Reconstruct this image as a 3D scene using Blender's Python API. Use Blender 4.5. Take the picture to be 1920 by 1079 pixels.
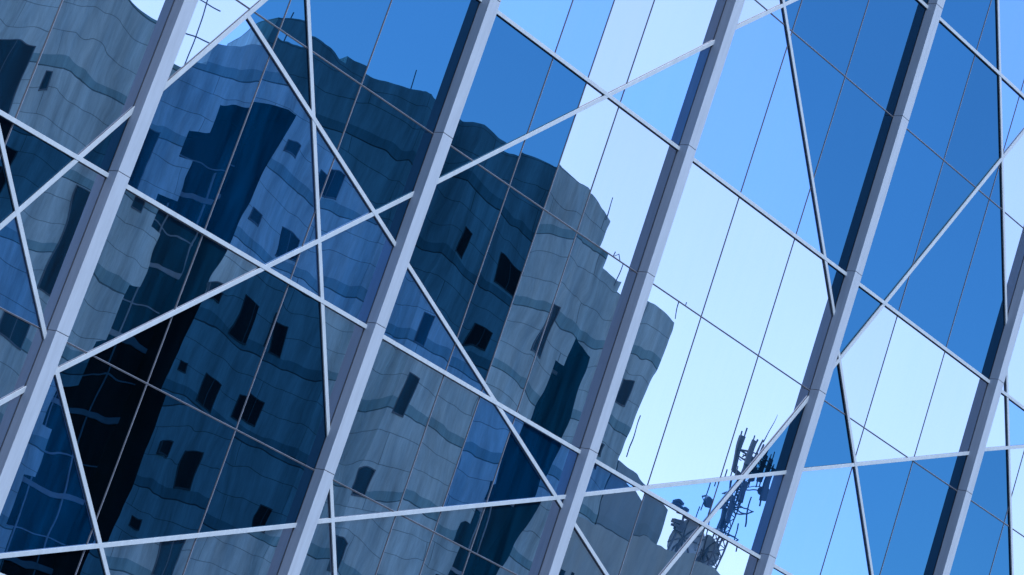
import bpy, bmesh, math, random
from mathutils import Vector, Matrix
random.seed(7)
C = bpy.context.scene
rad = math.radians
for o in list(bpy.data.objects): bpy.data.objects.remove(o)

# ------------------------------------------------------------ camera
CAM = Vector((-9.71726177, -18.98047172, 1.60328254))
RX = Vector((0.61903002, -0.72095156, 0.31149749))      # picture right
RY = Vector((0.39549854, -0.05649861, -0.91672723))     # picture down
RZ = Vector((0.6785151, 0.69067848, 0.25016095))        # view direction
FPX = 4807.71                                           # focal length in 1920 px
cd = bpy.data.cameras.new('camera'); cam = bpy.data.objects.new('camera', cd); C.collection.objects.link(cam)
cd.sensor_width = 36; cd.lens = FPX / 1920 * 36; cd.clip_start = .1; cd.clip_end = 6000
m = Matrix.Identity(4)
for i in range(3):
    m[i][0] = RX[i]; m[i][1] = -RY[i]; m[i][2] = -RZ[i]; m[i][3] = CAM[i]
cam.matrix_world = m
C.camera = cam

# ------------------------------------------------------------ sky, sun, exposure
SUN = Vector((-.02, -.47, .86)).normalized()
w = bpy.data.worlds.new("World"); C.world = w; w.use_nodes = True
nt = w.node_tree; nt.nodes.clear()
sky = nt.nodes.new('ShaderNodeTexSky'); sky.sky_type = 'NISHITA'; sky.sun_disc = False
sky.sun_elevation = math.asin(SUN.z); sky.sun_rotation = math.atan2(SUN.x, SUN.y)
sky.air_density = 1.0; sky.dust_density = 1.2; sky.ozone_density = 1.5
bg = nt.nodes.new('ShaderNodeBackground'); bg.inputs[1].default_value = .15
wo = nt.nodes.new('ShaderNodeOutputWorld')
nt.links.new(sky.outputs[0], bg.inputs[0]); nt.links.new(bg.outputs[0], wo.inputs[0])
sd = bpy.data.lights.new('sun', 'SUN'); sd.energy = 2.0; sd.angle = rad(.5); sd.color = (1, .96, .9)
so = bpy.data.objects.new('sun', sd); C.collection.objects.link(so)
so.rotation_euler = (-SUN).to_track_quat('-Z', 'Y').to_euler(); so.location = (0, 0, 60)
C.view_settings.view_transform = 'Standard'; C.view_settings.look = 'None'
C.view_settings.exposure = 1.6; C.view_settings.gamma = 1
C.view_settings.use_curve_mapping = False
try:
    C.cycles.max_bounces = 8; C.cycles.glossy_bounces = 6; C.cycles.caustics_reflective = False
except Exception: pass

# ------------------------------------------------------------ helpers
def tag(o, label=None, cat=None, group=None, kind=None):
    if label: o['label'] = label
    if cat: o['category'] = cat
    if group: o['group'] = group
    if kind: o['kind'] = kind
    return o
def empty(name, loc=(0, 0, 0), rz=0):
    o = bpy.data.objects.new(name, None); C.collection.objects.link(o)
    o.location = loc; o.rotation_euler = (0, 0, rz); o.empty_display_size = .5
    return o
class MB:
    def __init__(s): s.v = []; s.f = []; s.mi = []
    def face(s, pts, mi=0):
        n = len(s.v); s.v += [tuple(p) for p in pts]; s.f.append(tuple(range(n, n + len(pts)))); s.mi.append(mi); return s
    def hexa(s, p, mi=0):      # 8 corners: bottom 4 then top 4
        n = len(s.v); s.v += [tuple(q) for q in p]
        for f in ((3, 2, 1, 0), (4, 5, 6, 7), (0, 1, 5, 4), (1, 2, 6, 5), (2, 3, 7, 6), (3, 0, 4, 7)):
            s.f.append(tuple(n + k for k in f)); s.mi.append(mi)
        return s
    def box(s, x0, x1, y0, y1, z0, z1, mi=0):
        return s.hexa([(x0, y0, z0), (x1, y0, z0), (x1, y1, z0), (x0, y1, z0), (x0, y0, z1), (x1, y0, z1), (x1, y1, z1), (x0, y1, z1)], mi)
    def tube(s, pts, r, n=6, mi=0, r2=None):
        pts = [Vector(p) for p in pts]; rings = []; base = len(s.v); L = len(pts)
        for i, p in enumerate(pts):
            d = (pts[min(i + 1, L - 1)] - pts[max(i - 1, 0)]).normalized()
            a = d.orthogonal().normalized(); b = d.cross(a)
            rr = r if r2 is None else r + (r2 - r) * i / (L - 1)
            for k in range(n):
                t = 2 * math.pi * k / n; s.v.append(tuple(p + rr * (math.cos(t) * a + math.sin(t) * b)))
        for i in range(L - 1):
            for k in range(n):
                a0 = base + i * n + k; a1 = base + i * n + (k + 1) % n
                s.f.append((a0, a1, a1 + n, a0 + n)); s.mi.append(mi)
        s.f.append(tuple(base + k for k in reversed(range(n)))); s.mi.append(mi)
        s.f.append(tuple(base + (L - 1) * n + k for k in range(n))); s.mi.append(mi)
        return s
    def lathe(s, prof, cx, cy, n=20, mi=0):
        base = len(s.v)
        for r, z in prof:
            for k in range(n):
                t = 2 * math.pi * k / n; s.v.append((cx + r * math.cos(t), cy + r * math.sin(t), z))
        for i in range(len(prof) - 1):
            for k in range(n):
                a0 = base + i * n + k; a1 = base + i * n + (k + 1) % n
                s.f.append((a0, a1, a1 + n, a0 + n)); s.mi.append(mi)
        s.f.append(tuple(base + k for k in reversed(range(n)))); s.mi.append(mi)
        s.f.append(tuple(base + (len(prof) - 1) * n + k for k in range(n))); s.mi.append(mi)
        return s
    def build(s, name, mats, parent=None, origin=None, bevel=0, smooth=False):
        me = bpy.data.meshes.new(name)
        o = bpy.data.objects.new(name, me)
        org = Vector(origin) if origin else Vector((0, 0, 0))
        me.from_pydata([tuple(Vector(v) - org) for v in s.v], [], s.f)
        if not isinstance(mats, (list, tuple)): mats = [mats]
        for q in mats: me.materials.append(q)
        me.polygons.foreach_set('material_index', s.mi)
        if smooth: me.polygons.foreach_set('use_smooth', [True] * len(s.f))
        me.update()
        C.collection.objects.link(o); o.location = org
        if parent: o.parent = parent
        if bevel:
            b = o.modifiers.new('bevel', 'BEVEL'); b.width = bevel; b.segments = 2; b.limit_method = 'ANGLE'
        return o

# ------------------------------------------------------------ materials
def newmat(name):
    mt = bpy.data.materials.new(name); mt.use_nodes = True; t = mt.node_tree; t.nodes.clear()
    return mt, t, t.nodes.new, t.links.new
def N(t, kind, **kw):
    n = t.nodes.new(kind)
    for k, v in kw.items(): setattr(n, k, v)
    return n
def math_(t, op, a, b=None, c=None):
    n = t.nodes.new('ShaderNodeMath'); n.operation = op
    for i, x in enumerate((a, b, c)):
        if x is None: continue
        if isinstance(x, (int, float)): n.inputs[i].default_value = x
        else: t.links.new(x, n.inputs[i])
    return n.outputs[0]
def plain(name, col, rough=.5, metal=0, var=.15, scale=3, bump=0):
    mt, t, nn, L = newmat(name)
    p = nn('ShaderNodeBsdfPrincipled'); o = nn('ShaderNodeOutputMaterial'); L(p.outputs[0], o.inputs[0])
    tc = nn('ShaderNodeTexCoord'); nz = nn('ShaderNodeTexNoise'); nz.inputs['Scale'].default_value = scale; nz.inputs['Detail'].default_value = 6
    L(tc.outputs['Object'], nz.inputs['Vector'])
    mr = nn('ShaderNodeMapRange'); mr.inputs[1].default_value = .3; mr.inputs[2].default_value = .7
    mr.inputs[3].default_value = 1 - var; mr.inputs[4].default_value = 1 + var; L(nz.outputs[0], mr.inputs[0])
    mx = nn('ShaderNodeMix'); mx.data_type = 'RGBA'; mx.blend_type = 'MULTIPLY'; mx.inputs[0].default_value = 1
    mx.inputs[6].default_value = (*col, 1); L(mr.outputs[0], mx.inputs[7]); L(mx.outputs[2], p.inputs['Base Color'])
    p.inputs['Roughness'].default_value = rough; p.inputs['Metallic'].default_value = metal
    if bump:
        b = nn('ShaderNodeBump'); b.inputs['Strength'].default_value = bump; b.inputs['Distance'].default_value = .02
        L(nz.outputs[0], b.inputs['Height']); L(b.outputs[0], p.inputs['Normal'])
    return mt
# mirror-coated glass: slightly out-of-plane normals (each sheet leans and ripples a little), a tint, a blue veil painted in to lift dark reflections, thin dust streaks
def glass(name, tint, veil, veil_amt, rip=1.0):
    mt, t, nn, L = newmat(name)
    tc = nn('ShaderNodeTexCoord'); geo = nn('ShaderNodeNewGeometry'); oi = nn('ShaderNodeObjectInfo')
    wn = nn('ShaderNodeTexWhiteNoise'); wn.noise_dimensions = '3D'; L(oi.outputs['Location'], wn.inputs['Vector'])
    off = nn('ShaderNodeVectorMath'); off.operation = 'SCALE'; off.inputs[3].default_value = 9.0; L(wn.outputs['Color'], off.inputs[0])
    half = nn('ShaderNodeVectorMath'); half.operation = 'ADD'; L(geo.outputs['Position'], half.inputs[0]); L(off.outputs[0], half.inputs[1])
    def noise(scale, sx, sz, detail, dist=0):
        mp = nn('ShaderNodeMapping'); mp.inputs['Scale'].default_value = (sx, 1, sz); L(half.outputs[0], mp.inputs[0])
        z = nn('ShaderNodeTexNoise'); z.inputs['Scale'].default_value = scale; z.inputs['Detail'].default_value = detail
        z.inputs['Distortion'].default_value = dist
        L(mp.outputs[0], z.inputs['Vector']); return z
    a = noise(.55, 1.0, .8, 0.0, .2); b = noise(1.35, 1.1, .8, 1.4, .9)
    def centred(col, amp):
        s1 = nn('ShaderNodeVectorMath'); s1.operation = 'SUBTRACT'; L(col, s1.inputs[0]); s1.inputs[1].default_value = (.5, .5, .5)
        s2 = nn('ShaderNodeVectorMath'); s2.operation = 'MULTIPLY'; L(s1.outputs[0], s2.inputs[0]); s2.inputs[1].default_value = amp; return s2.outputs[0]
    A = rip
    va = centred(a.outputs['Color'], (.0095 * A, 0, .0175 * A)); vb = centred(b.outputs['Color'], (.0034 * A, 0, .0072 * A))
    vt = centred(wn.outputs['Color'], (.0020, 0, .0034))
    prev = geo.outputs['Normal']
    for v in (va, vb, vt):
        ad = nn('ShaderNodeVectorMath'); ad.operation = 'ADD'; L(prev, ad.inputs[0]); L(v, ad.inputs[1]); prev = ad.outputs[0]
    nm = nn('ShaderNodeVectorMath'); nm.operation = 'NORMALIZE'; L(prev, nm.inputs[0])
    g = nn('ShaderNodeBsdfGlossy'); g.inputs['Roughness'].default_value = 0.0; 
    vr = nn('ShaderNodeMapRange'); vr.inputs[3].default_value = .93; vr.inputs[4].default_value = 1.06; L(wn.outputs['Value'], vr.inputs[0])
    sc_ = nn('ShaderNodeVectorMath'); sc_.operation = 'SCALE'; sc_.inputs[0].default_value = tint; L(vr.outputs[0], sc_.inputs[3]); L(sc_.outputs[0], g.inputs['Color']); L(nm.outputs[0], g.inputs['Normal'])
    d = nn('ShaderNodeBsdfDiffuse'); d.inputs['Color'].default_value = (*veil, 1)
    mp = nn('ShaderNodeMapping'); mp.inputs['Scale'].default_value = (5.0, 1, .5); L(half.outputs[0], mp.inputs[0])
    st = nn('ShaderNodeTexNoise'); st.inputs['Scale'].default_value = 1.6; st.inputs['Detail'].default_value = 8; st.inputs['Roughness'].default_value = .65; L(mp.outputs[0], st.inputs['Vector'])
    mr = nn('ShaderNodeMapRange'); mr.inputs[1].default_value = .35; mr.inputs[2].default_value = .75
    mr.inputs[3].default_value = veil_amt * .6; mr.inputs[4].default_value = veil_amt * 1.9; L(st.outputs[0], mr.inputs[0])
    mx = nn('ShaderNodeMixShader'); L(mr.outputs[0], mx.inputs[0]); L(g.outputs[0], mx.inputs[1]); L(d.outputs[0], mx.inputs[2])
    o = nn('ShaderNodeOutputMaterial'); L(mx.outputs[0], o.inputs[0])
    return mt
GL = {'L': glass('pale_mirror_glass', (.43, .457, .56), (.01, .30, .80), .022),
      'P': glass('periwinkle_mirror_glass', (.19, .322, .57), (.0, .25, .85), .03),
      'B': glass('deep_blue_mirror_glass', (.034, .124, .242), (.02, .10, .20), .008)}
def panel_metal(name, col, rough):
    mt, t, nn, L = newmat(name)
    p = nn('ShaderNodeBsdfPrincipled'); o = nn('ShaderNodeOutputMaterial'); L(p.outputs[0], o.inputs[0])
    tc = nn('ShaderNodeTexCoord'); mp = nn('ShaderNodeMapping'); mp.inputs['Scale'].default_value = (14, 14, 1.2); L(tc.outputs['Object'], mp.inputs[0])
    nz = nn('ShaderNodeTexNoise'); nz.inputs['Scale'].default_value = 1.5; nz.inputs['Detail'].default_value = 8; nz.inputs['Roughness'].default_value = .7; L(mp.outputs[0], nz.inputs['Vector'])
    mr = nn('ShaderNodeMapRange'); mr.inputs[1].default_value = .3; mr.inputs[2].default_value = .75; mr.inputs[3].default_value = .84; mr.inputs[4].default_value = 1.07; L(nz.outputs[0], mr.inputs[0])
    mx = nn('ShaderNodeMix'); mx.data_type = 'RGBA'; mx.blend_type = 'MULTIPLY'; mx.inputs[0].default_value = 1
    mx.inputs[6].default_value = (*col, 1); L(mr.outputs[0], mx.inputs[7]); L(mx.outputs[2], p.inputs['Base Color'])
    p.inputs['Metallic'].default_value = .0; p.inputs['Roughness'].default_value = rough
    return mt
FIN = panel_metal('lavender_aluminium', (.172, .228, .322), .5)
BAR = panel_metal('pale_aluminium_bar', (.205, .268, .355), .55)
GAP = plain('dark_joint_and_shade', (.012, .018, .035), .6)
BEAD = plain('seal_edge', (.15, .19, .28), .4, .1)

# ------------------------------------------------------------ facade grid
S = 3.6; HR = 3.71806; Z0 = 7.27; FR = .5818; OFF = -.0686; FW = .150; FD = .145
ZLO = Z0 - HR * 1.5; ZHI = Z0 + HR * 4.0
B0, B1 = -2, 8                                   # bays B0 .. B1-1
def onto(x, y, yy=-.037):
    d = (x - 960) / FPX * RX + (y - 539.5) / FPX * RY + RZ
    t = (yy - CAM.y) / d.y; P = CAM + t * d; return (P.x, P.z)
def project(u, z, yy=0):
    q = Vector((u, yy, z)) - CAM; k = q.dot(RZ)
    return (960 + FPX * q.dot(RX) / k, 539.5 + FPX * q.dot(RY) / k)
# slanting bars seen on the facade: bay, end a, end b (image pixels, projected onto the facade plane), end that stops at another bar
SLANT = [
 (0, (247, 212), (35, 398)), (0, (35, 398), (85, 620)), (0, (47, 732), (0, 758)),
 (1, (315, 160), (497, 2)), (1, (467, 30), (742, 457), 'stop'), (1, (580, 0), (618, 800)), (1, (772, 367), (112, 695)),
 (1, (110, 703), (204, 1076)), (1, (0, 1044), (555, 986)),
 (2, (825, 340), (1338, 81)), (2, (768, 498), (1052, 943)), (2, (598, 979), (1047, 934)), (2, (623, 910), (631, 1079)),
 (3, (1098, 928), (1471, 887)), (3, (1080, 984), (1140, 1078)), (3, (1247, 1077), (1511, 757)), (3, (1383, 52), (1497, -2)), (3, (1471, 0), (1566, 585)),
 (4, (1920, 250), (1563, 691)), (4, (1574, 658), (1638, 1079)), (4, (1506, 882), (1814, 851)), (4, (1874, 0), (1889, 590)),
 (5, (1890, 700), (1901, 1079)), (5, (1846, 844), (1919, 838)),
]
bars = []      # (bay, (u0,z0), (u1,z1))
def clip_z(a, b):
    (u0, z0), (u1, z1) = a, b
    def at(zz): s = (zz - z0) / (z1 - z0); return (u0 + s * (u1 - u0), zz)
    if max(z0, z1) < ZLO or min(z0, z1) > ZHI: return None
    if z0 < ZLO: a = at(ZLO)
    if z0 > ZHI: a = at(ZHI)
    if z1 < ZLO: b = at(ZLO)
    if z1 > ZHI: b = at(ZHI)
    return a, b
for s in SLANT:
    bay = s[0]; a = onto(*s[1]); b = onto(*s[2])
    ul, ur = bay * S, (bay + 1) * S
    k = (b[1] - a[1]) / (b[0] - a[0]) if abs(b[0] - a[0]) > 1e-6 else 1e6
    L_ = (ul, a[1] + k * (ul - a[0])); R_ = (ur, a[1] + k * (ur - a[0]))
    if len(s) > 3:
        if a[0] < b[0]: L_ = a
        else: R_ = a
    r = clip_z(L_, R_)
    if r: bars.append((bay, *r))
rnd = random.Random(3)
for bay in (-2, -1, 6, 7):                       # the same pattern goes on to both sides
    for k in range(5):
        za = ZLO + (k + .5) * HR * 1.15 + rnd.uniform(-.8, .8); r = clip_z((bay * S, za), ((bay + 1) * S, za + rnd.choice((-7, -3.2, 2.4, 4.5, 8))))
        if r: bars.append((bay, *r))
rows = [(j, Z0 + HR * j) for j in range(-1, 5)]
half_rows = [Z0 + HR * (j + FR) for j in range(-2, 4)]
for bay in range(B0, B1):
    for j, z in rows: bars.append((bay, (bay * S, z), ((bay + 1) * S, z)))

def thirds(bay): return (1 / 3, 1 / 2, 2 / 3) if bay == 2 else (1 / 3, 2 / 3)     # one bay has an extra upright joint
# panes: cut each bay by posts' thirds, rows and bars
def cut(polys, a, b, whole=False):
    nx, nz = -(b[1] - a[1]), b[0] - a[0]; ln = math.hypot(nx, nz); nx /= ln; nz /= ln
    out = []
    for P in polys:
        d = [(p[0] - a[0]) * nx + (p[1] - a[1]) * nz for p in P]
        if min(d) > -.012 or max(d) < .012: out.append(P); continue
        A, Bq, X = [], [], []
        n = len(P)
        for i in range(n):
            p, q, dp, dq = P[i], P[(i + 1) % n], d[i], d[(i + 1) % n]
            (A if dp >= 0 else Bq).append(p)
            if (dp >= 0) != (dq >= 0):
                s = dp / (dp - dq); x = (p[0] + s * (q[0] - p[0]), p[1] + s * (q[1] - p[1])); A.append(x); Bq.append(x); X.append(x)
        if not whole and len(X) == 2:
            mx_, mz_ = (X[0][0] + X[1][0]) / 2, (X[0][1] + X[1][1]) / 2
            tt = ((mx_ - a[0]) * (b[0] - a[0]) + (mz_ - a[1]) * (b[1] - a[1])) / ln ** 2
            if tt < 0 or tt > 1: out.append(P); continue
        out += [A, Bq]
    return out
def area(P): return .5 * sum(P[i][0] * P[(i + 1) % len(P)][1] - P[(i + 1) % len(P)][0] * P[i][1] for i in range(len(P)))
def centroid(P):
    n = len(P); return (sum(p[0] for p in P) / n, sum(p[1] for p in P) / n)
def inside(pt, poly):
    x, y = pt; r = False; n = len(poly)
    for i in range(n):
        (x0, y0), (x1, y1) = poly[i], poly[(i + 1) % n]
        if (y0 > y) != (y1 > y) and x < (x1 - x0) * (y - y0) / (y1 - y0) + x0: r = not r
    return r
# which sheets carry which coating (outlines in image pixels); later ones win
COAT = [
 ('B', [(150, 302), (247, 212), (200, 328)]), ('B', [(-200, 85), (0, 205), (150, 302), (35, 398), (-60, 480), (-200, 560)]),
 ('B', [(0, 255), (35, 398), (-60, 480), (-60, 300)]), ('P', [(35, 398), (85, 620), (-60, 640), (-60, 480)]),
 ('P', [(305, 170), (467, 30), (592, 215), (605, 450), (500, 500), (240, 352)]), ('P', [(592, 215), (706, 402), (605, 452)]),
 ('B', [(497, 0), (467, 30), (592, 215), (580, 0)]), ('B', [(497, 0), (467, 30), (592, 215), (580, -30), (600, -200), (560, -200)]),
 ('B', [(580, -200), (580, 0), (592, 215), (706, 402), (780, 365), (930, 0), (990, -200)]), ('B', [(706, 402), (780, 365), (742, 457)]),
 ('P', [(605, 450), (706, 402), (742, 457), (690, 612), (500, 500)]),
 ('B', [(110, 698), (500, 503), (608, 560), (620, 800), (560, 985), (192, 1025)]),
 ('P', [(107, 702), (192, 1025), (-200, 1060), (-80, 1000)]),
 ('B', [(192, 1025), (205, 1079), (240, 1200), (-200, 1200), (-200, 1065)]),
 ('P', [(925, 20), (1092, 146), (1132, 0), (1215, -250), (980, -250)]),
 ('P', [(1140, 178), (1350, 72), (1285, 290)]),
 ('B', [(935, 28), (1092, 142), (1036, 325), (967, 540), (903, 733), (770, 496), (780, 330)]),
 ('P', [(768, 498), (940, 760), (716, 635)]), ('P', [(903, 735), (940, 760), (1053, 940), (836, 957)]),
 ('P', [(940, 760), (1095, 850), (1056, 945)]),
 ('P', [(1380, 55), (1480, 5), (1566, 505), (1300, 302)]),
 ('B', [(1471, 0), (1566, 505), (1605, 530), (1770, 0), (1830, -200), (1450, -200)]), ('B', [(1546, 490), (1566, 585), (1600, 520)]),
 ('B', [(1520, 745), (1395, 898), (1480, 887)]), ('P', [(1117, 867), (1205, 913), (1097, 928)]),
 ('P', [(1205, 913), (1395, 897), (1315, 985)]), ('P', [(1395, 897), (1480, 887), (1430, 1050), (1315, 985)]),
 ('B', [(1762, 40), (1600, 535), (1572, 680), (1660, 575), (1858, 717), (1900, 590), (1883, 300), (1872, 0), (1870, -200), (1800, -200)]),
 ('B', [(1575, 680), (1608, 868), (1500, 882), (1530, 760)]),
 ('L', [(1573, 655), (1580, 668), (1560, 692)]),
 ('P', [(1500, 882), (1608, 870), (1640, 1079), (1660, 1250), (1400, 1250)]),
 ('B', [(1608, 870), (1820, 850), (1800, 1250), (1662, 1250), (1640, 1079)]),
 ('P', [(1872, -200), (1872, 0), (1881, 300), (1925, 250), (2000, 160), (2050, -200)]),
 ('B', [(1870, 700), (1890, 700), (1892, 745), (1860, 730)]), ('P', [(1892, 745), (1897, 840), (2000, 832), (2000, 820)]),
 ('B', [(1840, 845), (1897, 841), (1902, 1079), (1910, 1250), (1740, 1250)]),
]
panes = []
for bay in range(B0, B1):
    ul, ur = bay * S, (bay + 1) * S
    polys = [[(ul, ZLO), (ur, ZLO), (ur, ZHI), (ul, ZHI)]]
    for q in thirds(bay): polys = cut(polys, (ul + q * S, ZLO), (ul + q * S, ZHI), True)
    for z in [z for j, z in rows] + half_rows: polys = cut(polys, (ul, z), (ur, z), True)
    for b, a, c in bars:
        if b == bay and abs(a[1] - c[1]) > 1e-6: polys = cut(polys, a, c)
    for P in polys:
        if abs(area(P)) < .004: continue
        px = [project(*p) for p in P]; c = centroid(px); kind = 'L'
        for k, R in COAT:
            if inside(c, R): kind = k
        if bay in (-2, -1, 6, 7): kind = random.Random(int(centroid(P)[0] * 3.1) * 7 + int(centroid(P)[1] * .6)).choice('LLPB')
        # area inside the frame
        Q = [(min(max(x, 0), 1920), min(max(y, 0), 1079)) for x, y in px]
        vis = abs(area(Q)) if any(-1 < x < 1921 and -1 < y < 1080 for x, y in px + [c]) else 0
        panes.append((vis, kind, P))
panes.sort(key=lambda p: -p[0])

FACADE = empty('glass_facade', (10, 0, 0))
tag(FACADE, 'mirror glass curtain wall with lavender fins and slanting pale bars between blue and pale panes', 'facade')
INV = Matrix.Translation((-10, 0, 0))
def fbuild(mb, name, mats, origin=None, **kw):
    o = mb.build(name, mats, None, origin=origin, **kw); o.parent = FACADE; o.matrix_parent_inverse = INV; return o
def pane_prism(mb, P):
    if area(P) < 0: P = P[::-1]
    n = len(P); b = len(mb.v)
    mb.v += [(p[0], 0, p[1]) for p in P] + [(p[0], .03, p[1]) for p in P]
    mb.f.append(tuple(b + k for k in range(n))); mb.mi.append(0)
    mb.f.append(tuple(b + n + k for k in reversed(range(n)))); mb.mi.append(0)
PL = {'P': 'periwinkle tinted glass pane', 'B': 'deep blue tinted glass pane'}
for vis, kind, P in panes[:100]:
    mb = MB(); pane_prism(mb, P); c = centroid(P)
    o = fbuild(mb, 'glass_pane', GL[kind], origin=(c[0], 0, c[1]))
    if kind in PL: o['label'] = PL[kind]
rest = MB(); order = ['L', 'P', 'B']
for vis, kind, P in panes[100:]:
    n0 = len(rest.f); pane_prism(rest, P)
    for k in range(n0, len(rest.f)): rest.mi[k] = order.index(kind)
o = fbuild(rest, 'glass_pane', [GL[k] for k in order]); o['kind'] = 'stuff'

# bars (each one its own part)
def bar_mb(a, b, w_, d_):
    dx, dz = b[0] - a[0], b[1] - a[1]; ln = math.hypot(dx, dz); nx, nz = -dz / ln * w_ / 2, dx / ln * w_ / 2
    mb = MB()
    def slab(w0, y0, y1, mi):
        q = w0 / w_
        mb.hexa([(a[0] - nx * q, y0, a[1] - nz * q), (b[0] - nx * q, y0, b[1] - nz * q), (b[0] - nx * q, y1, b[1] - nz * q), (a[0] - nx * q, y1, a[1] - nz * q),
                 (a[0] + nx * q, y0, a[1] + nz * q), (b[0] + nx * q, y0, b[1] + nz * q), (b[0] + nx * q, y1, b[1] + nz * q), (a[0] + nx * q, y1, a[1] + nz * q)], mi)
    slab(w_, -d_, -.006, 0)          # pressed cap
    slab(w_ * .86, -.0058, -.0003, 1)  # dark strip standing in for the bar's shaded underside
    return mb
for i, (bay, a, b) in enumerate(bars):
    slant = abs(a[1] - b[1]) > 1e-6
    d_ = (.0225 + .0007 * (i % 5)) if slant else .027
    o = fbuild(bar_mb(a, b, .044, d_), 'slanting_bar' if slant else 'transom_bar', [BAR, GAP], bevel=.0015)

# silicone joints between sheets
def joint(a, b, y0):
    mb = MB(); dx, dz = b[0] - a[0], b[1] - a[1]; ln = math.hypot(dx, dz); nx, nz = -dz / ln, dx / ln
    def strip(o0, o1, y, mi):
        p = []
        for yy in (y, -.0001):
            for q, s in ((a, o0), (b, o0), (b, o1), (a, o1)):
                p.append((q[0] + nx * s, yy, q[1] + nz * s))
        mb.face([p[0], p[1], p[2], p[3]], mi)
        mb.face([p[0], p[4], p[5], p[1]], mi); mb.face([p[3], p[2], p[6], p[7]], mi)
    strip(-.008, .0045, y0, 0); strip(.0045, .0075, y0 - .0015, 1)
    return mb
for bay in range(B0, B1):
    for q in thirds(bay):
        u = bay * S + q * S; fbuild(joint((u, ZHI), (u, ZLO), -.003), 'sealant_joint', [GAP, BEAD])
    for z in half_rows: fbuild(joint((bay * S, z), ((bay + 1) * S, z), -.0045), 'sealant_joint', [GAP, BEAD])

# fins
for i in range(B0, B1 + 1):
    mb = MB(); u = i * S + OFF
    zs = [ZLO]
    for j in range(-2, 5):
        for z in (Z0 + HR * j + .05, Z0 + HR * (j + FR) + .02):
            if ZLO + .3 < z < ZHI - .1: zs.append((z, j))
    zc = sorted([z[0] for z in zs[1:]])
    ed = [ZLO] + zc + [ZHI]
    for a, b in zip(ed[:-1], ed[1:]):
        mb.box(u, u + FW, -FD, .02, a + .003, b - .003)
    mb.box(u + .004, u + FW - .004, -FD + .004, .018, ZLO, ZHI, 1)
    # narrow dark seat where the fin meets the glass
    mb.box(u - .003, u + FW + .003, -.010, -.0004, ZLO, ZHI, 1)
    fbuild(mb, 'fin', [FIN, GAP], bevel=.002)
X0, X1 = B0 * S - .1, B1 * S + .1
fbuild(MB().box(X0, X1, -.02, .6, 0, ZLO), 'plinth', plain('plinth_stone', (.22, .23, .25), .6))
fbuild(MB().box(X0, X1, .035, 12, .02, ZHI - .02), 'backing_wall', plain('backing', (.05, .055, .06), .8))
fbuild(MB().box(X0 - .1, X1 + .1, -.22, 12.1, ZHI, ZHI + .5), 'parapet', FIN)

# ------------------------------------------------------------ ground and street
def sheet(name, x0, x1, y0, y1, z, mt):
    return tag(MB().face([(x0, y0, z), (x1, y0, z), (x1, y1, z), (x0, y1, z)]).build(name, mt), kind='structure')
sheet('ground', -1500, 1500, -1500, 1500, -.12, plain('city_ground', (.09, .095, .10), .9, scale=.2))
sheet('road', -400, 400, -16, -6, -.116, plain('asphalt', (.05, .05, .052), .85, scale=4))
tag(MB().box(-60, 60, -6, -.02, -.12, 0).build('pavement', plain('paving', (.13, .135, .14), .8, scale=2)), kind='structure')
tag(MB().box(-60, 60, -22, -16, -.12, 0).build('pavement', plain('paving', (.13, .135, .14), .8, scale=2)), kind='structure')

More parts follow.
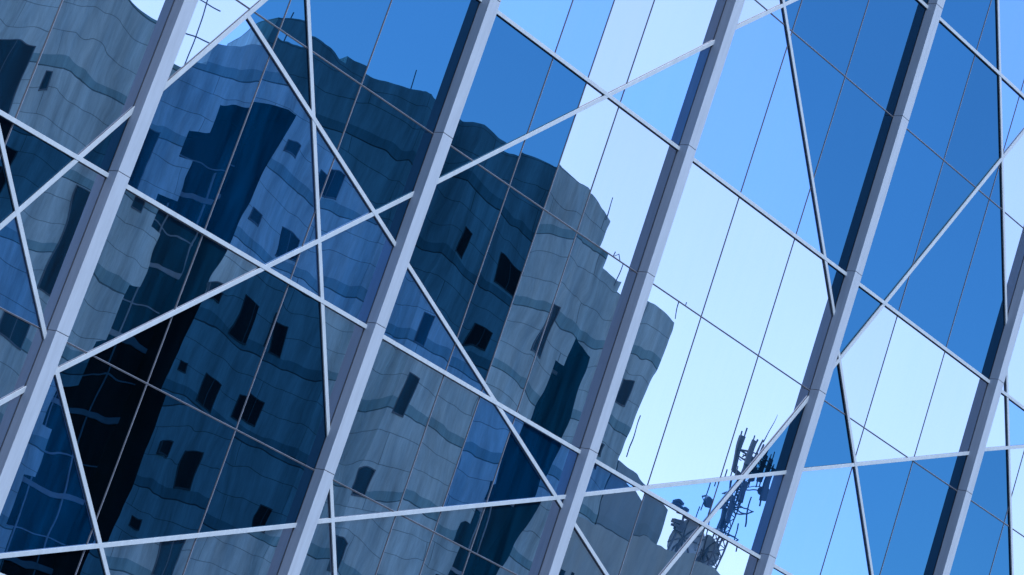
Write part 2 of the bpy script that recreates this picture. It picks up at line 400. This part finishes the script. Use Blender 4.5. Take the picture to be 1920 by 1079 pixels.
# ------------------------------------------------------------ the tower opposite, which the glass reflects
TLOC = (58.14, -50.09, 0); TROT = math.atan2(.2838981, .95885443)
def concrete(name, base, band, row=1.015, width=5.6, stain=1.0):
    mt, t, nn, L = newmat(name)
    p = nn('ShaderNodeBsdfPrincipled'); o = nn('ShaderNodeOutputMaterial'); L(p.outputs[0], o.inputs[0]); p.inputs['Roughness'].default_value = .85
    tc = nn('ShaderNodeTexCoord'); sx = nn('ShaderNodeSeparateXYZ'); L(tc.outputs['Object'], sx.inputs[0])
    cx = nn('ShaderNodeCombineXYZ'); L(math_(t, 'ADD', sx.outputs[0], sx.outputs[1]), cx.inputs[0]); L(sx.outputs[2], cx.inputs[1])
    br = nn('ShaderNodeTexBrick'); L(cx.outputs[0], br.inputs[0]); br.inputs['Scale'].default_value = 1
    br.inputs['Brick Width'].default_value = width; br.inputs['Row Height'].default_value = row; br.inputs['Mortar Size'].default_value = .016
    br.inputs['Mortar Smooth'].default_value = .3; br.inputs['Bias'].default_value = 0
    br.inputs['Color1'].default_value = (*[c * 1.05 for c in base], 1); br.inputs['Color2'].default_value = (*[c * .95 for c in base], 1); br.inputs['Mortar'].default_value = (*[c * .42 for c in base], 1)
    fr = math_(t, 'MODULO', math_(t, 'ADD', sx.outputs[2], 3.05 - 1.72), 3.05)
    isb = math_(t, 'LESS_THAN', fr, .42)
    edge = math_(t, 'LESS_THAN', fr, .05)
    m1 = nn('ShaderNodeMix'); m1.data_type = 'RGBA'; L(isb, m1.inputs[0]); L(br.outputs['Color'], m1.inputs[6]); m1.inputs[7].default_value = (*band, 1)
    m2 = nn('ShaderNodeMix'); m2.data_type = 'RGBA'; L(edge, m2.inputs[0]); L(m1.outputs[2], m2.inputs[6]); m2.inputs[7].default_value = (*[c * .3 for c in band], 1)
    mp = nn('ShaderNodeMapping'); mp.inputs['Scale'].default_value = (1.6, 1.6, .22); L(tc.outputs['Object'], mp.inputs[0])
    nz = nn('ShaderNodeTexNoise'); nz.inputs['Scale'].default_value = 1.1; nz.inputs['Detail'].default_value = 9; nz.inputs['Roughness'].default_value = .7; L(mp.outputs[0], nz.inputs[0])
    mr = nn('ShaderNodeMapRange'); mr.inputs[1].default_value = .3; mr.inputs[2].default_value = .7; mr.inputs[3].default_value = 1 - .5 * stain; mr.inputs[4].default_value = 1.22; L(nz.outputs[0], mr.inputs[0])
    m3 = nn('ShaderNodeMix'); m3.data_type = 'RGBA'; m3.blend_type = 'MULTIPLY'; m3.inputs[0].default_value = 1; L(m2.outputs[2], m3.inputs[6]); L(mr.outputs[0], m3.inputs[7])
    L(m3.outputs[2], p.inputs['Base Color'])
    return mt
CONC = concrete('concrete_panels', (.33, .455, .475), (.155, .285, .315))
PLAINC = concrete('rendered_block', (.17, .235, .265), (.16, .225, .25), row=40, width=60, stain=.3)
BEIGE = concrete('beige_render', (.28, .34, .33), (.265, .32, .31), row=40, width=60, stain=.5)
DARKG = plain('dark_tower_glass', (.004, .008, .014), .5, 0, .3, .4)
for n_ in DARKG.node_tree.nodes:
    if n_.type == 'BSDF_PRINCIPLED': n_.inputs['Specular IOR Level'].default_value = .08
WINF = plain('window_frame', (.05, .06, .07), .7)
TOWER = tag(empty('concrete_tower', TLOC, TROT), 'stepped concrete tower with stone banding, mirrored in the glass of the facade', 'tower')
FOLD = [(-40, -1), (-22.6, -.5), (-19.6, 1.5), (-16.1, -.6), (-11.2, 1.5), (-9.6, .2), (-6.4, .3), (-5.9, .8), (-4.3, -.1), (-3.6, .6), (0.2, -.3), (1.8, .5), (3.2, -.3), (4.2, 0), (7.7, -1.4), (10.1, -1.8), (20, -3)]
def fold(a):
    for (a0, y0), (a1, y1) in zip(FOLD[:-1], FOLD[1:]):
        if a0 <= a <= a1: return y0 + (y1 - y0) * (a - a0) / (a1 - a0)
    return 0
SKIN = [(-34, 0), (-34, 29.0), (-20.2, 29.15), (-14.75, 29.45), (-14.75, 30.4), (-12.9, 30.45), (-12.9, 31.5), (-9.9, 31.6), (-9.9, 31.9), (-5.2, 32.0),
 (-5.2, 31.7), (2.0, 31.45), (3.1, 30.9), (3.15, 28.85), (4.2, 28.8), (4.2, 28.45), (7.6, 28.25), (7.35, 22.3), (7.35, 0),
 (3.4, 0), (3.4, 16), (3.9, 19.2), (4.1, 21.1), (4.0, 25.8), (3.1, 26.2), (3.1, 25.0), (2.75, 25.0), (2.75, 22.3), (2.15, 22.3), (2.15, 19.4), (1.55, 19.3), (1.55, 17.7), (1.05, 17.6), (1.05, 15.2), (.6, 15.1), (.6, 0),
 (-12.2, 0), (-12.2, 11.7), (-11.85, 17), (-11.5, 21.7), (-10.85, 28.4), (-13.7, 28.15), (-13.7, 26.9), (-14.4, 26.85), (-14.4, 25.75), (-13.8, 25.75), (-13.9, 24.1), (-14.75, 24.1),
 (-14.75, 22.6), (-14.2, 22.6), (-14.2, 20.5), (-14.7, 20.4), (-14.7, 18.3), (-15.1, 18.2), (-15.1, 16.6), (-15.8, 16.5), (-15.9, 14.8), (-15.4, 14.7), (-15.6, 13.0), (-16.1, 12.9), (-16.1, 11), (-15.8, 11), (-15.8, 0)]
SIDE = .53  # sideways shift per depth, from the camera's mirrored view angle
def skin(name, poly, mt, parent, depth=1.6):
    xs = sorted(set([round(p[0], 4) for p in poly] + [a for a, _ in FOLD if min(p[0] for p in poly) < a < max(p[0] for p in poly)]))
    yb = -depth - 1.2; mb = MB(); n = len(poly)
    E = [(poly[i], poly[(i + 1) % n]) for i in range(n)]
    for x0, x1 in zip(xs[:-1], xs[1:]):
        if x1 - x0 < 1e-4: continue
        xm = (x0 + x1) / 2; cr = []
        for p, q in E:
            if (p[0] - xm) * (q[0] - xm) < 0:
                k = (q[1] - p[1]) / (q[0] - p[0]); cr.append((p[1] + k * (xm - p[0]), p[1] + k * (x0 - p[0]), p[1] + k * (x1 - p[0])))
        cr.sort(); f0, f1 = fold(x0 + 1e-5), fold(x1 - 1e-5)
        for lo, hi in zip(cr[0::2], cr[1::2]):
            mb.face([(x1, f1, lo[2]), (x0, f0, lo[1]), (x0, f0, hi[1]), (x1, f1, hi[2])])
            mb.face([(x0, yb, lo[1]), (x1, yb, lo[2]), (x1, yb, hi[2]), (x0, yb, hi[1])])
            for c_ in (lo, hi):
                inner = name == 'cladding' and .5 < c_[0] < 28.5 and (-16.5 < xm < -10.3 or .3 < xm < 4.2)
                mb.face([(x0, f0, c_[1]), (x1, f1, c_[2]), (x1, yb, c_[2]), (x0, yb, c_[1])], 1 if inner else 0)
    for p, q in E:                      # upright side walls; returns inside the deep bays take the dark material
        if abs(p[0] - q[0]) < 1e-4:
            inner = name == 'cladding' and (-16.5 < p[0] < -10.3 or .3 < p[0] < 4.3) and max(p[1], q[1]) < 28.5
            mb.face([(p[0], fold(p[0]), p[1]), (q[0], fold(q[0]), q[1]), (q[0], yb, q[1]), (p[0], yb, p[1])], 1 if inner else 0)
    # verts shifted sideways against parallax, so the reflected outline lines up from this camera
    mb.v = [(x - SIDE * fold(x), y, z) for x, y, z in mb.v]
    return mb.build(name, [mt, DARKG], parent)
skin('cladding', SKIN, CONC, TOWER)
core = MB().box(-33.5, 7.2, -18, -2.85, 0, 28.0).box(-13.5, 2.9, -16, -2.85, 28, 30.4)
core.build('tower_core', CONC, TOWER)
cw = MB().box(-16.5, -10.2, -2.84, -2.0, 0, 28.6).box(.2, 4.3, -2.84, -2.0, 0, 26.4)
for z in [k * 3.05 + .6 for k in range(0, 9)]:
    cw.box(-16.4, -10.3, -2.0, -1.9, z, z + .2, 1); cw.box(.3, 4.2, -2.0, -1.9, z, z + .14, 1)
    cw.box(-16.4, -10.3, -2.0, -1.96, z + 1.4, z + 1.45, 1)
for a in (-15, -13.6, -12.2, -10.9, 1.6, 3.0): cw.box(a, a + .06, -2.0, -1.94, 0, 26.3, 1)
cw.build('curtain_wall', [DARKG, plain('spandrel_grey', (.26, .33, .38), .6)], TOWER)
WIN = [(-10.5, 27.3, .5, .45), (-10.8, 24.2, .45, .4), (-9.2, 24.2, 1.0, 1.1), (-9.75, 20.9, 1.1, 1.35), (-8.5, 21.1, .65, 1.35), (-11.2, 21.1, .45, .4),
 (-11.3, 18.1, .35, .4), (-10.1, 17.8, .7, 1.35), (-8.5, 18.1, .8, .95), (-11.2, 15.5, .4, .4), (-10.1, 15.0, .65, 1.3), (-11.4, 12.7, .45, .4), (-10.0, 11.9, .7, 1.4), (-10.1, 9, .7, 1.4),
 (-3.0, 23.7, .5, 1.2), (-3.0, 20.7, .6, 1.6), (-3.3, 17.4, .55, 1.4), (-2.8, 27.2, .4, 1.1), (-.6, 27.3, 1.2, 1.25), (-.9, 24.2, .8, .9), (1.9, 25.6, .22, 2.1), (4.6, 24.4, .3, 1.0), (5.2, 21.2, .5, 1.0), (6.5, 24.6, .65, 1.05), (6.2, 22.0, .7, .5),
 (-21.9, 24.6, 2.0, 4.4), (-17.45, 20.8, .55, 4.4), (-15.85, 24.6, .5, 3.4), (-20.6, 21.7, .8, 1.3), (-20.2, 25.6, .25, .7), (-18.0, 17.4, 1.1, .9), (-19.9, 17.5, .9, .9), (-18.5, 14.2, .9, 1.2), (-3.4, 14.2, .55, 1.4), (-8.5, 27.1, .9, 1.0), (-6.6, 14.8, .8, 1.0)]
for a, z, w_, h_ in WIN:
    if h_ < 2: w_ *= .9; h_ *= .92
    sl = (fold(a + .02) - fold(a - .02)) / .04; yc = fold(a); t_ = .035
    def sheared(mb):
        mb.v = [(x - SIDE * (yc + sl * (x - a)), y + yc + sl * (x - a), z_) for x, y, z_ in mb.v]; return mb  # windows take the same parallax shift for this camera
    l, r_, b_, u_ = a - w_ / 2, a + w_ / 2, z - h_ / 2, z + h_ / 2
    fr = MB().box(l - t_, r_ + t_, -.3, .03, b_ - t_ * 1.6, b_).box(l - t_, r_ + t_, -.3, .022, u_, u_ + t_)
    fr.box(l - t_, l, -.3, .02, b_, u_).box(r_, r_ + t_, -.3, .02, b_, u_)
    if w_ > .6: fr.box(a - .015, a + .015, -.1, .012, b_, u_)
    o = sheared(fr).build('window', WINF, TOWER)
    sheared(MB().box(l + .002, r_ - .002, -.3, .008, b_ + .002, u_ - .002)).build('pane', DARKG, o)
# roof tank on the tower
def local(name, mb, mt, label, cat, group=None, **kw):
    o = mb.build(name, mt, None, **kw); o.location = TLOC; o.rotation_euler = (0, 0, TROT); return tag(o, label, cat, group)
DARKM = plain('antenna_metal', (.09, .12, .16), .6)
local('water_tank', MB().lathe([(.42, 30.2), (.48, 30.5), (.48, 31.9), (.42, 32.1), (.1, 32.2)], -11.0, -1.6), plain('tank', (.12, .15, .17), .7), 'dark round water tank on the tower roof', 'tank')
LOWB = tag(empty('lower_block', TLOC, TROT), 'plain grey-blue block adjoining the right side of the stepped tower', 'building')
skin('wall', [(7.4, 0), (7.4, 22.15), (8.1, 22.1), (10.1, 21.5), (10.02, 19), (10.0, 0)], PLAINC, LOWB, 6)
LOWW = tag(empty('beige_building', TLOC, TROT), 'long beige rendered building with a flat roof below the antenna mast', 'building')
MB().box(5.6, 21, -8, .45, 0, 19.6).build('wall', BEIGE, LOWW)
for k in range(12):
    a = 6.0 + k * .36 + (.3 if k > 7 else 0)
    MB().box(a, a + .1 + .06 * (k % 3 == 0), 0.2, .47, 17.15 - .01 * k, 17.5 + .1 * (k % 4 == 1)).build('vent', DARKG, LOWW)
for k in range(4): MB().box(9.2 + k * .42, 9.4 + k * .42, 0.2, .47, 17.0, 17.9).build('vent', DARKG, LOWW)
# lattice mast with panel antennas
MAST = tag(empty('antenna_mast', TLOC, TROT), 'steel lattice mast crowded with panel antennas on the beige roof', 'mast')
ma, my = 12.6, .1; lat = MB(); rr = .26
zt = 25.2; ma -= .15
for sx_ in (-1, 1):
    for sy_ in (-1, 1): lat.tube([(ma + sx_ * rr, my + sy_ * rr, 19), (ma + sx_ * rr * .8 + 1.1, my + sy_ * rr * .8, zt)], .045, 5)
z = 19.2; k = 0
while z < zt - .5:
    o_ = (z - 19) / (zt - 19) * 1.1; o2 = (z + .5 - 19) / (zt - 19) * 1.1
    for y_ in (-rr, rr):
        lat.tube([(ma - rr + o_, my + y_, z), (ma + rr + o2, my + y_, z + .5)], .028, 4); lat.tube([(ma + rr + o_, my + y_, z), (ma - rr + o2, my + y_, z + .5)], .028, 4)
    lat.tube([(ma - rr + o_, my + rr, z), (ma + rr + o_, my + rr, z)], .028, 4)
    z += .5
lat.tube([(ma + 1.1, my, zt), (ma + 1.3, my, zt + 1.3)], .03, 5, 0, .008)
lat.build('lattice', DARKM, MAST)
rn = random.Random(5)
for k in range(12):
    z = 21.3 + rn.random() * 2.9; a = ma + (z - 18.5) * .177 + rn.choice((-1, 1)) * rn.uniform(.3, .85); y = my + rn.uniform(-.7, .9)
    h = rn.uniform(.7, 1.5); mb = MB().box(a - .11, a + .11, y, y + .12, z, z + h)
    mb.tube([(a, y - .06, z - .25), (a, y - .06, z + h + .2)], .03, 5); mb.tube([(a, y - .06, z + h / 2), (ma + .3, my, z + h / 2 - .1)], .025, 4)
    mb.build('panel_antenna', DARKM, MAST)
for k, (z, q) in enumerate(((21.3, .9), (22.6, 1.0), (24.5, .9))):
    mb = MB(); c_ = ma + .177 * (z - 19)
    n = 10; pts = [(c_ + q * math.cos(2 * math.pi * i / n), my + q * math.sin(2 * math.pi * i / n), z) for i in range(n + 1)]
    mb.tube(pts, .035, 5)
    mb.tube([(c_ - q, my, z), (c_ + q, my, z)], .035, 5); mb.tube([(c_, my - q, z), (c_, my + q, z)], .035, 5)
    for s in (-1, 1): mb.tube([(c_ + s * q, my, z - .6), (c_ + s * q, my, z + .8)], .03, 5)
    mb.build('ring_platform', DARKM, MAST)
for z, a, r_ in ((22.3, -.9, .22), (23.6, 1.3, .2), (21.2, -.5, .16)):
    MB().tube([(ma + .3 + a, my + .6, z), (ma + .3 + a, my + .8, z)], r_, 14).tube([(ma + .3, my, z), (ma + .3 + a, my + .6, z)], .03, 5).build('drum_antenna', DARKM, MAST)
# satellite dishes and small antennas
def dish(name, a, z, r, tilt, label):
    R_ = tag(empty(name, TLOC, TROT), label, 'dish', 'satellite dishes on the beige roof')
    mb = MB(); n = 24; rings = 6; base = Matrix.Translation((a, 0.0, z)) @ Matrix.Rotation(tilt, 4, 'Y') @ Matrix.Rotation(rad(-20), 4, 'X')
    P = []
    for i in range(rings + 1):
        q = i / rings
        for k in range(n):
            t = 2 * math.pi * k / n; P.append(base @ Vector((q * r * math.cos(t), -.35 * r * (1 - q * q) , q * r * math.sin(t))))
    b = len(mb.v); mb.v += [tuple(p) for p in P]
    for i in range(rings):
        for k in range(n):
            a0 = b + i * n + k; a1 = b + i * n + (k + 1) % n; mb.f.append((a0, a1, a1 + n, a0 + n)); mb.mi.append(0)
    mb.build('reflector', plain('dish_paint', (.36, .44, .50), .5), R_, smooth=True)
    mb = MB()
    for k in range(8):
        t = 2 * math.pi * k / 8
        mb.tube([base @ Vector((q * r * math.cos(t), -.35 * r * (1 - q * q) + .02, q * r * math.sin(t))) for q in (.02, .25, .5, .75, 1.0)], .03, 4)
    mb.build('rib', DARKM, R_)
    MB().tube([(a, -.4, 19.5), (a, -.3, z)], .09, 8).tube([(a - .5, -.4, 19.55), (a, -.3, z - .1)], .05, 6).build('stand', DARKM, R_)
dish('satellite_dish', 11.15, 20.3, .78, rad(24), 'larger round satellite dish on the beige roof beside the tower')
dish('satellite_dish', 12.25, 20.1, .72, rad(24), 'smaller round satellite dish on the beige roof beside the mast')
cl = MB()
cl.tube([(10.5, 0, 19.55), (10.65, 0, 21.5)], .05, 6)
for k in range(9): cl.box(10.45 + rn.uniform(-.1, .75), 10.6 + rn.uniform(0, .75) + .1, -.1, .1, 21.0 + .08 * k, 21.12 + .08 * k)
for k in range(5): cl.box(10.3 + rn.uniform(-.1, .25), 10.55 + rn.uniform(0, .4), -.1, .1, 20.5 + .07 * k, 20.6 + .07 * k)
local('equipment_pole', cl, DARKM, 'short pole with bunched radio units beside the satellite dishes', 'antenna')
def aerial(a, z, h, k, label):
    mb = MB().tube([(a, 0, z), (a, 0, z + h)], .022, 5)
    if k:
        mb.tube([(a - .55, 0, z + h * .78), (a + .5, 0, z + h * .72)], .02, 4)
        mb.tube([(a - .1, 0, z + h * .75), (a + .2, 0, z + h)], .018, 4); mb.tube([(a + .2, 0, z + h), (a + .5, 0, z + h * .72)], .018, 4)
        mb.box(a + .45, a + .6, -.05, .05, z + h * .68, z + h * .78)
    local('roof_aerial', mb, DARKM, label, 'aerial', 'aerials on the tower roof')
aerial(3.9, 28.6, 1.3, 1, 'forked roof aerial on the upper step at the right of the tower')
aerial(4.6, 28.2, .7, 0, 'short plain aerial behind the forked one on the tower step')
aerial(2.9, 30.8, 1.0, 0, 'thin rod aerial on the right corner of the main roof')
aerial(7.5, 28.0, .8, 0, 'thin rod aerial at the far right corner of the tower step')
aerial(-6.9, 31.8, 1.1, 0, 'thin rod aerial over the middle of the tower roof')
aerial(-12.6, 31.2, .9, 0, 'stubby aerial at the left edge of the raised roof')
aerial(7.5, 22.1, 1.7, 0, 'slim aerial standing on the lower block beside the tower')
big = MB().tube([(-15.5, -1, 29.2), (-15.3, -1, 34.5)], .03, 5)
for z, q in ((30.6, 1.0), (31.9, .7), (32.4, .9)): big.tube([(-15.4 - q, -1, z + .1), (-15.4, -1, z), (-15.4 + q * .9, -1, z - .15)], .025, 4)
local('roof_aerial', big, DARKM, 'tall aerial with three crossbars on the left part of the tower roof', 'aerial', 'aerials on the tower roof')
